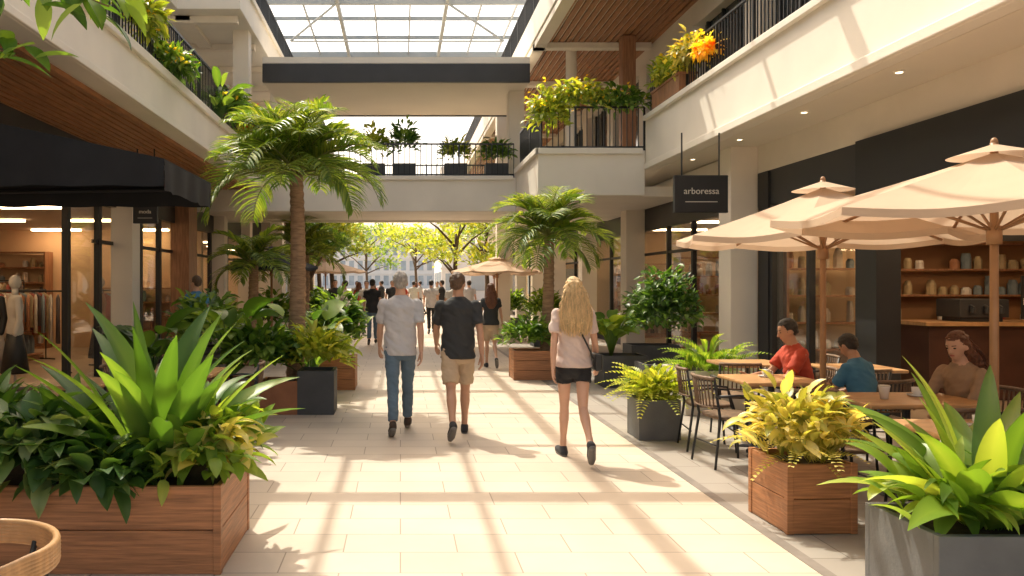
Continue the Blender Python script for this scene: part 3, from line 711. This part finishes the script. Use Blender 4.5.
# ------------------------------------------------------------ umbrellas
def umbrella(loc, zr, za, Rr, rz=.2, m=None):
    m = m or M_umb
    e = empty('patio_umbrella', loc, rz); n = 8; S = 6; K = 8
    g = G(); vs = []; NN = n*K
    for j in range(S+1):
        t = .1+.9*j/S if j else .02
        for i in range(NN):
            a = 2*pi*i/NN; fr = (i % K)/K; da = (fr-.5)*2*pi/n
            rad = Rr*t*cos(pi/n)/cos(da); sag = .05*t*sin(pi*fr)
            vs.append((rad*cos(a)*(1-.03*sin(pi*fr)*t), rad*sin(a)*(1-.03*sin(pi*fr)*t), za-(za-zr)*(t**.92)-sag*.8))
    fs = [(j*NN+i, (j+1)*NN+i, (j+1)*NN+(i+1) % NN, j*NN+(i+1) % NN) for j in range(S) for i in range(NN)]
    g.add(vs, fs)
    vb = []
    for i in range(NN):
        x,y,z = vs[S*NN+i]; vb += [(x,y,z),(x*1.003,y*1.003,z-.05)]
    g.add(vb, [(2*i,2*i+1,2*((i+1) % NN)+1,2*((i+1) % NN)) for i in range(NN)])
    vc = []
    for j,(t,dz) in enumerate(((.01,.05),(.2,-.03))):
        for i in range(32):
            a = 2*pi*i/32; vc.append((Rr*t*cos(a),Rr*t*sin(a),za+dz))
    g.add(vc, [(i,32+i,32+(i+1) % 32,(i+1) % 32) for i in range(32)])
    g.make('canopy', m, e, False)
    g = G()
    for i in range(n):
        a = 2*pi*i/n
        g.tube([(0,0,za-.03),(Rr*.5*cos(a),Rr*.5*sin(a),za-(za-zr)*.5**.92-.03),(Rr*.98*cos(a),Rr*.98*sin(a),zr-.015)],.012,6)
        g.tube([(0,0,zr-.12),(Rr*.5*cos(a),Rr*.5*sin(a),za-(za-zr)*.5**.92-.03)],.009,6)
    g.cyl((0,0,.05),(0,0,za+.06),.028,.024,12).ell((0,0,za+.065),.022,.022,.03).cyl((0,0,zr-.2),(0,0,zr-.08),.045,.045,12)
    g.make('pole_and_ribs', M_umbpole, e, True)
    G().cyl((0,0,0),(0,0,.07),.28,.25,24).cyl((0,0,.07),(0,0,.3),.04,.04,12).make('base', M_conc, e)
umbrella((3.75,7.1,0), 2.06, 2.5, 1.27, .2)
umbrella((3.86,5.2,0), 2.1, 2.5, 1.32, .35)
umbrella((2.9,24,0), 2.0, 2.4, 1.4, .1)
umbrella((3.4,29,0), 2.0, 2.45, 1.5, .1)
umbrella((-2.8,17.4,0), 2.0, 2.4, 1.0, .1, mat('dark_canvas',(.03,.035,.04),.8))
umbrella((-2.9,31,0), 2.1, 2.6, 1.6, .1)

# ------------------------------------------------------------ tables and chairs
def table(loc, x, y, rz=0, h=.75):
    e = empty('cafe_table', loc, rz)
    G().box(-x/2,x/2,-y/2,y/2,h-.035,h).make('top', M_table, e, bevel=.012)
    g = G().cyl((0,0,.02),(0,0,h-.035),.03,.03,12).cyl((0,0,0),(0,0,.02),.22,.2,20).box(-x*.35,x*.35,-.02,.02,h-.06,h-.036)
    g.make('pedestal', M_rail, e)
def chair(loc, rz):
    e = empty('cafe_chair', loc, rz)
    g = G(); g.loft([(.43,.2,.2,0),(.445,.215,.21,0),(.46,.21,.205,0),(.465,.19,.19,0)],24,None,.6); g.make('seat', M_chairseat, e, True)
    g = G()
    for sx in (-1,1):
        g.tube([(sx*.19,.18,.44),(sx*.215,.21,0)],[.013,.011],8)
        g.tube([(sx*.215,-.25,0),(sx*.19,-.19,.44),(sx*.2,-.25,.8)],[.011,.013,.012],8)
        g.tube([(sx*.2,-.24,.64),(sx*.25,-.05,.655),(sx*.23,.12,.64),(sx*.2,.17,.44)],.011,8)
    g.tube([(-.2,.2,.2),(.2,.2,.2)],.007,6).tube([(-.2,-.21,.2),(.2,-.21,.2)],.007,6)
    g.make('frame', M_rail, e, True)
    g = G(); arc = [(-.205+.41*i/10, -.25-.05*sin(pi*i/10), .8) for i in range(11)]
    g.tube(arc,.017,8); g.tube([(x,y+.03,z-.26) for x,y,z in arc],.01,8)
    for i in range(1,10): x,y,z = arc[i]; g.tube([(x,y,z),(x,y+.03,z-.26)],.007,6)
    g.make('back_slats', M_chairseat, e, True)
table((3.5,7.55,0),.75,.7); table((3.95,6.25,0),.95,.7); table((3.75,4.95,0),1.1,.7); table((4.9,8.6,0),.7,.7); table((3.95,9.1,0),.7,.65)
for (x,y,rz) in ((3.0,7.3,-1.45),(3.08,8.0,-1.7),(3.3,6.55,-.3),(3.75,5.62,0.1),(4.3,5.6,-.1),(3.3,5.9,-1.4),(4.3,4.5,.3),(3.35,4.45,.1),(4.95,5.2,1.5),(4.0,7.95,1.4),(4.2,7.15,.35),(4.62,6.4,1.75),(4.55,8.0,0),(3.6,8.6,-.2),(4.75,9.3,1.5)):
    chair((x,y,0),rz)
e = empty('coffee_cup',(3.75,6.2,.752)); G().loft([(0,.028,.028,0),(.09,.04,.04,0),(.095,.042,.042,0)],16).make('cup', M_ceram, e, True); G().cyl((0,0,.095),(0,0,.105),.043,.04,16).make('lid', M_wplant, e)
for (x,y) in ((3.62,5.0),(4.1,4.95),(3.5,7.65),(4.1,6.35)):
    e = empty('cup_and_saucer',(x,y,.752)); G().cyl((0,0,0),(0,0,.012),.055,.075,20).loft([(.012,.025,.025,0),(.035,.038,.038,0),(.07,.04,.04,0)],16).tube([(.038,0,.06),(.06,0,.05),(.058,0,.03),(.036,0,.025)],.005,6).make('ceramic', M_ceram, e, True)
e = empty('drinking_glass',(3.4,7.4,.752)); G().loft([(0,.03,.03,0),(.12,.036,.036,0)],16).make('glass', M_glass, e, True)
table((-2.2,8.2,0),.7,.7); table((-3.0,7.3,0),.7,.7)
chair((-2.2,7.6,0),0); chair((-2.75,8.2,0),-1.5); chair((-1.75,8.5,0),1.7); chair((-3.1,6.7,0),0)
e = empty('bentwood_armchair', (-1.47,2.72,0), -.5)
g = G(); arc = [(.29*cos(a), .27*sin(a), .69-.05*max(0,-sin(a))) for a in [pi*(-.15)+i*pi*1.3/24 for i in range(25)]]
for k in range(6): g.tube([(x,y,z+k*.013) for x,y,z in arc],.014,8)
g.make('curved_backrest', M_table, e, True)
G().loft([(.44,.22,.22,0),(.47,.25,.24,0),(.485,.24,.23,0)],24).make('seat', M_table, e, True)
g = G()
for a in (-.2,.55,1.57,2.6,3.35): g.tube([(.2*cos(a),.19*sin(a),.46),(.28*cos(a),.26*sin(a),.70)],.011,8)
for a in (-.8,.8,2.3,3.9): g.tube([(.19*cos(a),.18*sin(a),.45),(.27*cos(a),.26*sin(a),0)],[.015,.011],8)
g.make('legs', M_rail, e, True)

# ------------------------------------------------------------ people
def cloth(name, c): return mat(name, c, .85, .08, 5, .25, 35)
M_skin = mat('skin', (.60,.35,.24), .55, .06, 8); M_skin2 = mat('skin_tan', (.48,.265,.17), .55, .06, 8)
M_eye = mat('eye_dark', (.03,.02,.02), .2, 0); M_lip = mat('lips', (.45,.13,.11), .5, .05)
M_sole = mat('shoe_sole', (.16,.15,.14), .7, .1)
def hairmat(n, c): return mat(n, c, .45, .35, 5, .7, 20, stretch=(14,14,1.5))
H_blond = hairmat('hair_blond', (.72,.50,.25)); H_brown = hairmat('hair_brown', (.13,.045,.02)); H_dark = hairmat('hair_dark', (.02,.014,.01)); H_grey = hairmat('hair_grey', (.36,.33,.30)); H_lb = hairmat('hair_light_brown', (.10,.055,.03))
def hand_mesh(g, wrist, d, side, fw, k=1.0, curl=.35):
    z = -Vector(d).normalized(); y = Vector(fw); y = (y-z*y.dot(z)).normalized(); x = y.cross(z)
    def T(p): return Vector(wrist)+(x*p[0]*side+y*p[1]+z*p[2])*k
    for yy in (-.028,-.01,.01,.028): g.chain([T((0,yy*.5,-.005)),T((0,yy,-.045)),T((-.002,yy,-.088))],[.016*k,.014*k,.011*k],8)
    for yy,l in ((.03,.068),(.01,.078),(-.011,.072),(-.031,.055)):
        a = curl; p = (-.002,yy,-.088); q = [T(p)]; x0,z0 = p[0],p[2]
        for sgm,fr in enumerate((.45,.32,.23)):
            x0 -= l*fr*sin(a); z0 -= l*fr*cos(a); q.append(T((x0,yy*1.05,z0))); a += curl*1.1
        g.chain(q,[.0092*k,.0086*k,.008*k,.0066*k],8)
    g.chain([T((-.002,.028,-.02)),T((-.012,.05,-.052)),T((-.022,.056,-.078)),T((-.03,.053,-.098))],[.013*k,.011*k,.0095*k,.0075*k],8)
def person(name, loc, rz, H, female, pose, top, bottom, shoe, hair, hairstyle, skin, bottom_kind='shorts', sleeve=.55, seated=False, lean=0, headyaw=0, headpitch=0, lo=False, bag=False):
    e = empty(name, loc, rz); s = H/1.75; fk = .88 if female else 1.0
    vox = .022 if lo else .011
    sw = (.158 if female else .182); hipz = .93 if not seated else .53
    Rl = Matrix.Rotation(-lean, 3, 'X'); hp = Vector((0,0,hipz)); off = hipz-.93
    Rh = Matrix.Rotation(headyaw, 3, 'Z') @ Matrix.Rotation(-headpitch, 3, 'X'); nk = Vector((0,.005,1.54))
    legs = []; low = 9
    for sd, (a, kf, fp) in zip((-1,1), pose['legs']):
        hip = Vector((sd*.088,0,hipz)); ab = pose.get('ab', .02)
        kn = hip+.43*Vector((sd*sin(ab),sin(a)*cos(ab),-cos(a)*cos(ab))); a2 = a-kf
        an = kn+.41*Vector((0,sin(a2),-cos(a2)))
        f = Vector((sd*.12,cos(fp),sin(fp))).normalized(); dn = Vector((0,sin(fp),-cos(fp)))
        heel = an-f*.035+dn*.045; ball = an+f*.10+dn*.05; toe = an+f*.165+dn*.055
        legs.append([hip,kn,an,heel,ball,toe]); low = min(low, heel.z-.036, ball.z-.03, toe.z-.025)
    dz = 0 if seated else -low
    def LL(v): return (Vector(v)+Vector((0,0,dz)))*s
    def U(v):
        v = Vector(v)+Vector((0,0,off)); return (hp+Rl @ (v-hp)+Vector((0,0,dz)))*s
    def HD(v): return U(nk+Rh @ (Vector(v)-nk))
    skin_g = G()
    wk = .86 if female else 1
    rings = [(.86,.14,.09,0),(.95,.148,.10,0),(1.06,.125*wk,.085,0),(1.18,.13*wk,.09,.0),(1.3,.15*wk,.098,.0),(1.4,.155*wk,.09,-.005),(1.455,.115*wk,.07,-.005),(1.5,.06,.055,0),(1.56,.052,.052,.005)]
    skin_g.loft([(z,x*s,y*s,c*s) for z,x,y,c in rings],18,lambda v: U((v.x/s,v.y/s,v.z)))
    skin_g.chain([U((0,0,1.45)),HD((0,.005,1.56))],[.058*s*fk,.054*s*fk])
    hr = Rl @ Rh
    skin_g.ell(HD((0,.0,1.652)),.073*s,.09*s,.098*s,16,12,hr).ell(HD((0,.035,1.595)),.052*s,.055*s,.068*s,14,10,hr).ell(HD((0,.065,1.553)),.024*s,.02*s,.02*s,10,8,hr)
    skin_g.chain([HD((0,.085,1.655)),HD((0,.108,1.612))],[.009*s,.013*s],8)
    for sd in (-1,1): skin_g.ell(HD((sd*.077,-.002,1.625)),.01*s,.02*s,.032*s,10,8,hr)
    top_g = G()
    for sd, (a, fl, ab, inw) in zip((-1,1), pose['arms']):
        sh = Vector((sd*sw,-.005,1.41)); d = Vector((sd*sin(ab),sin(a)*cos(ab),-cos(a)*cos(ab)))
        el = sh+.285*d; a2 = a+fl; d2 = Vector((sd*(sin(ab)*.4-inw),sin(a2),-cos(a2))).normalized(); wr = el+.245*d2
        S,E,W = U(sh),U(el),U(wr)
        skin_g.chain([S,S.lerp(E,.4),E,E.lerp(W,.3),W],[.047*s*fk,.044*s*fk,.036*s*fk,.038*s*fk,.024*s*fk])
        r0 = .058*s*fk
        if sleeve <= 1: top_g.chain([S,S.lerp(E,.3),S.lerp(E,sleeve)],[r0,r0*1.07,r0*1.13],14,False)
        else: top_g.chain([S,E,E.lerp(W,sleeve-1)],[r0,r0*.85,r0*.66],12,False)
        hg = G(); dh = (W-E).normalized()
        fw = Rl @ Vector((-sd*.15,1,.3 if fl > .8 else 0))
        hand_mesh(hg, W, dh, sd, fw, s*(.9 if female else 1)*1.0, .3)
        hg.make('hand', skin, e, True, voxel=.009 if lo else .0045, smooth_it=2)
    for L in legs:
        h,k,a = LL(L[0]),LL(L[1]),LL(L[2])
        skin_g.chain([h,h.lerp(k,.5),k,k.lerp(a,.3),k.lerp(a,.7),a,LL(L[3])],[.080*s*fk,.071*s*fk,.05*s*fk,.054*s*fk,.037*s*fk,.034*s,.03*s])
    skin_g.make('body', skin, e, True, voxel=vox, smooth_it=3)
    hem = .05 if female else 0
    tr = [(.85+hem,.184,.142,-.002),(.93+hem*.5,.182,.14,-.002),(1.0,.174*(wk+.06),.132,0),(1.1,.164*(wk+.05),.124,0),(1.2,.166*(wk+.03),.124,0),(1.3,.180*wk+.004,.126,.002),(1.38,.188*wk+.004,.117,-.003),(1.43,.165*wk,.096,-.005),(1.465,.115*wk,.078,-.004),(1.49,.078,.067,-.002),(1.502,.068,.064,0)]
    top_g.loft([(z,x*s,y*s,c*s) for z,x,y,c in tr],24,lambda v: U((v.x/s,v.y/s,v.z)))
    top_g.make('top', top, e, True, voxel=vox, smooth_it=4, wrinkle=.014, wscale=8)
    bg_ = G(); bt = [(.80,.12,.10,0),(.85,.166,.122,0),(.93,.164,.122,-.004),(1.0,.150,.11,0),(1.03,.146,.106,0)]
    if seated: bg_.loft([(z,x*s,y*s,c*s) for z,x,y,c in bt],18,lambda v: U((v.x/s,v.y/s,v.z)))
    else: bg_.loft([((z+dz)*s,x*s,y*s,c*s) for z,x,y,c in bt],18)
    for L in legs:
        h,k,a = LL(L[0]),LL(L[1]),LL(L[2])
        if bottom_kind == 'shorts': bg_.chain([h,h.lerp(k,.45),h.lerp(k,.82)],[.094*s*fk,.092*s*fk,.088*s*fk],14,False)
        elif bottom_kind == 'short_shorts': bg_.chain([h,h.lerp(k,.42)],[.096*s*fk,.094*s*fk],14,False)
        else: bg_.chain([h,h.lerp(k,.5),k,k.lerp(a,.35),k.lerp(a,.93)],[.090*s*fk,.08*s*fk,.062*s*fk,.064*s*fk,.054*s*fk],14,False)
    bg_.make('bottoms', bottom, e, True, voxel=vox, smooth_it=2, wrinkle=.010, wscale=11)
    sh_g = G(); so_g = G()
    for L in legs:
        a,he,ba,to = LL(L[2]),LL(L[3]),LL(L[4]),LL(L[5])
        sh_g.chain([a.lerp(he,.2),he,ba,to],[.04*s,.04*s,.041*s,.03*s],12)
        dn = ((he-a)-(to-he).normalized()*((he-a).dot((to-he).normalized()))).normalized()
        so_g.chain([he+dn*.022*s,ba+dn*.024*s,to+dn*.014*s],[.034*s,.04*s,.03*s],10)
    sh_g.make('shoes', shoe, e, True, voxel=.008 if not lo else .02, smooth_it=2); so_g.make('soles', M_sole, e, True, voxel=.008 if not lo else .02, smooth_it=1)
    fg = G()
    for sd in (-1,1): fg.ell(HD((sd*.03,.083,1.645)),.012*s,.006*s,.006*s,10,6,hr); fg.tube([HD((sd*.015,.092,1.667)),HD((sd*.045,.08,1.668))],.003*s,6)
    fg.make('eyes_and_brows', M_eye, e, True)
    G().ell(HD((0,.088,1.583)),.021*s,.006*s,.007*s,10,6,hr).make('mouth', M_lip, e, True)
    hg = G()
    hg.ell(HD((0,-.014,1.668)),.083*s,.098*s,.096*s,18,12,hr)
    if hairstyle == 'short': hg.ell(HD((0,-.04,1.615)),.068*s,.058*s,.05*s,14,10,hr)
    else:
        LR = [(1.66,.09,.07,-.03),(1.58,.108,.07,-.045),(1.5,.125,.062,-.07),(1.42,.135,.055,-.095),(1.34,.122,.045,-.12),(1.27,.085,.03,-.125),(1.235,.05,.015,-.125)]
        LR = LR[::-1]; hg.loft([(z,x*s,y*s,c*s) for z,x,y,c in LR],18,lambda v: HD((v.x/s,v.y/s,v.z)))
    ho = hg.make('hair', hair, e, True, voxel=.008 if not lo else .016, smooth_it=2, wrinkle=.014 if hairstyle != 'short' else .007, wscale=24)
    bm = bmesh.new(); bm.from_mesh(ho.data)
    inv = []
    fwd = (HD((0,1,1.6))-HD((0,0,1.6))).normalized(); upv = (HD((0,0,2.6))-HD((0,0,1.6))).normalized(); o0 = HD((0,0,1.6))
    for v in bm.verts:
        q = v.co-o0; yy = q.dot(fwd)/s; zz = q.dot(upv)/s
        if yy > .035+.25*max(0, zz-.06) and zz < .105: inv.append(v)
    bmesh.ops.delete(bm, geom=inv, context='VERTS'); bm.to_mesh(ho.data); bm.free()
    if hairstyle != 'short' and not lo:
        st = G()
        for i in range(360):
            u = R.uniform(-1,1); l = R.uniform(1.19,1.36); ph = R.uniform(0,6); am = R.uniform(.008,.022); lift = R.uniform(0,.018)
            pts = []
            for j in range(15):
                t = j/14; z = 1.755-(1.755-l)*t-.02*abs(u)*(1-t)
                wd = .03+ .072*min(1,t*3) + .055*min(1,max(0,t-.3)*2)-.06*max(0,t-.75)*2
                x = u*wd+am*sin(ph+t*13)
                back = -.02-.093*sin(min(1,t*2.4)*pi/2)*math.sqrt(max(0,1-.75*u*u)) - .065*max(0,t-.35)-lift
                pts.append(HD((x,back,z)))
            st.tube(pts,[.0035*s]*14+[.001],4)
        st.make('hair_strands', hair, e, True)
    if bag:
        st = G(); pts = []
        for i in range(15):
            t = i/14; z = 1.46-(1.46-.98)*t; x = -.07+.24*t
            pts.append(U((x,-.138-.01*sin(pi*t)+.05*(t>.9)+ (.035 if t<.05 else 0),z)))
        st.tube(pts,.009,6)
        st.make('strap', M_blackp, e, True)
        bgm = G(); c = U((.215,-.02,.95)); bgm.box(c.x-.03,c.x+.035,c.y-.1,c.y+.1,c.z-.08,c.z+.08); bgm.make('bag', M_blackp, e, bevel=.015)
    return e
T_lblue = cloth('shirt_grey_blue',(.50,.49,.50)); T_dark = cloth('tee_charcoal',(.03,.032,.034)); T_pink = cloth('tee_beige',(.62,.49,.44))
B_jean = cloth('denim',(.11,.165,.22)); B_khaki = cloth('khaki_cotton',(.48,.36,.24)); B_black = cloth('black_shorts',(.016,.016,.018))
S_brown = cloth('brown_shoes',(.05,.03,.02)); S_dark = cloth('dark_trainers',(.035,.035,.04))
T_red = cloth('red_top',(.45,.06,.03)); T_blue = cloth('blue_top',(.06,.19,.32)); T_cam = cloth('taupe_top',(.32,.21,.13)); T_white = cloth('white_top',(.65,.63,.6))
walkA = dict(legs=((-.32,.15,-.45),(.30,.05,.14)), arms=((.28,.25,.14,.02),(-.28,.15,.12,.02)), ab=-.02)
walkB = dict(legs=((-.36,.4,-.7),(.27,.05,.12)), arms=((.4,.4,.14,.08),(-.33,.15,.14,0)), ab=-.01)
walkC = dict(legs=((.2,.04,.06),(-.28,.55,-.85)), arms=((-.25,.15,.14,.0),(.15,.35,.2,-.1)), ab=-.05)
person('older_man_walking', (0.0,8.85,0), 0, 1.78, False, walkA, T_lblue, B_jean, S_brown, H_grey, 'short', M_skin, 'trousers', .78)
person('young_man_walking', (.62,8.6,0), 0, 1.79, False, walkB, T_dark, B_khaki, S_dark, H_lb, 'short', M_skin2, 'shorts', .75, headyaw=-.5)
person('blonde_woman_walking', (1.62,7.5,0), 0, 1.72, True, walkC, T_pink, B_black, S_dark, H_blond, 'long', M_skin, 'short_shorts', .68, bag=True)
sitT = dict(legs=((1.5,1.5,0),(1.42,1.4,0)), arms=((.75,.75,.1,.25),(.8,.85,.1,.35)), ab=.12)
person('seated_brunette_woman', (4.58,6.42,-.02), 1.9, 1.68, True, sitT, T_cam, B_black, S_dark, H_brown, 'long', M_skin, 'trousers', 1.7, seated=True, lean=.22, headyaw=.1, headpitch=.1)
person('seated_man_in_red', (3.98,7.9,-.02), 1.5, 1.72, False, sitT, T_red, B_black, S_dark, H_dark, 'short', M_skin2, 'trousers', .7, seated=True, lean=.2, headpitch=.15)
person('seated_person_in_blue', (4.2,7.15,-.02), .4, 1.6, True, sitT, T_blue, B_black, S_dark, H_dark, 'short', M_skin2, 'trousers', .7, seated=True, lean=.3, headpitch=.3)
walkers = []
for (n,x,y,rz,h,f,p,t,bt,hs,ha,bk) in [
    ('distant_woman_walking',1.75,15.5,0,1.66,True,walkC,T_dark,B_khaki,'long',H_brown,'shorts'),
    ('distant_man_walking',-.75,21.5,0,1.76,False,walkA,T_dark,B_jean,'short',H_dark,'trousers'),
    ('distant_pedestrian',-1.1,26,3.1,1.75,False,walkB,T_white,B_jean,'short',H_dark,'trousers'),
    ('distant_pedestrian',.1,33,3.1,1.7,True,walkC,T_red,B_black,'long',H_brown,'trousers'),
    ('distant_pedestrian',2.4,28,.2,1.75,False,walkA,T_lblue,B_black,'short',H_dark,'trousers'),
    ('browsing_man',-3.55,13.9,1.0,1.78,False,walkA,T_blue,B_jean,'short',H_lb,'trousers')]:
    walkers.append(person(n,(x,y,0),rz,h,f,p,t,bt,S_dark,ha,hs,M_skin,bk,lo=True))
def clone(src, loc, rz):
    e = empty('distant_pedestrian', loc, rz)
    for ch in src.children:
        o = ch.copy(); COL.objects.link(o); o.parent = e
for i,(x,y) in enumerate([(-.3,30),(.6,36),(-1.6,31),(1.0,41),(-.9,38),(1.7,37),(-.2,44),(1.0,26),(2.3,33),(-1.9,35),(.9,47),(-1.2,48),(-2.2,27),(1.5,22.5),(-1.4,42),(.2,52),(1.6,31),(-1.6,23)]):
    clone(walkers[1+i % 4], (x,y,0), R.choice([0,.3,3.0,3.3,1.2]))
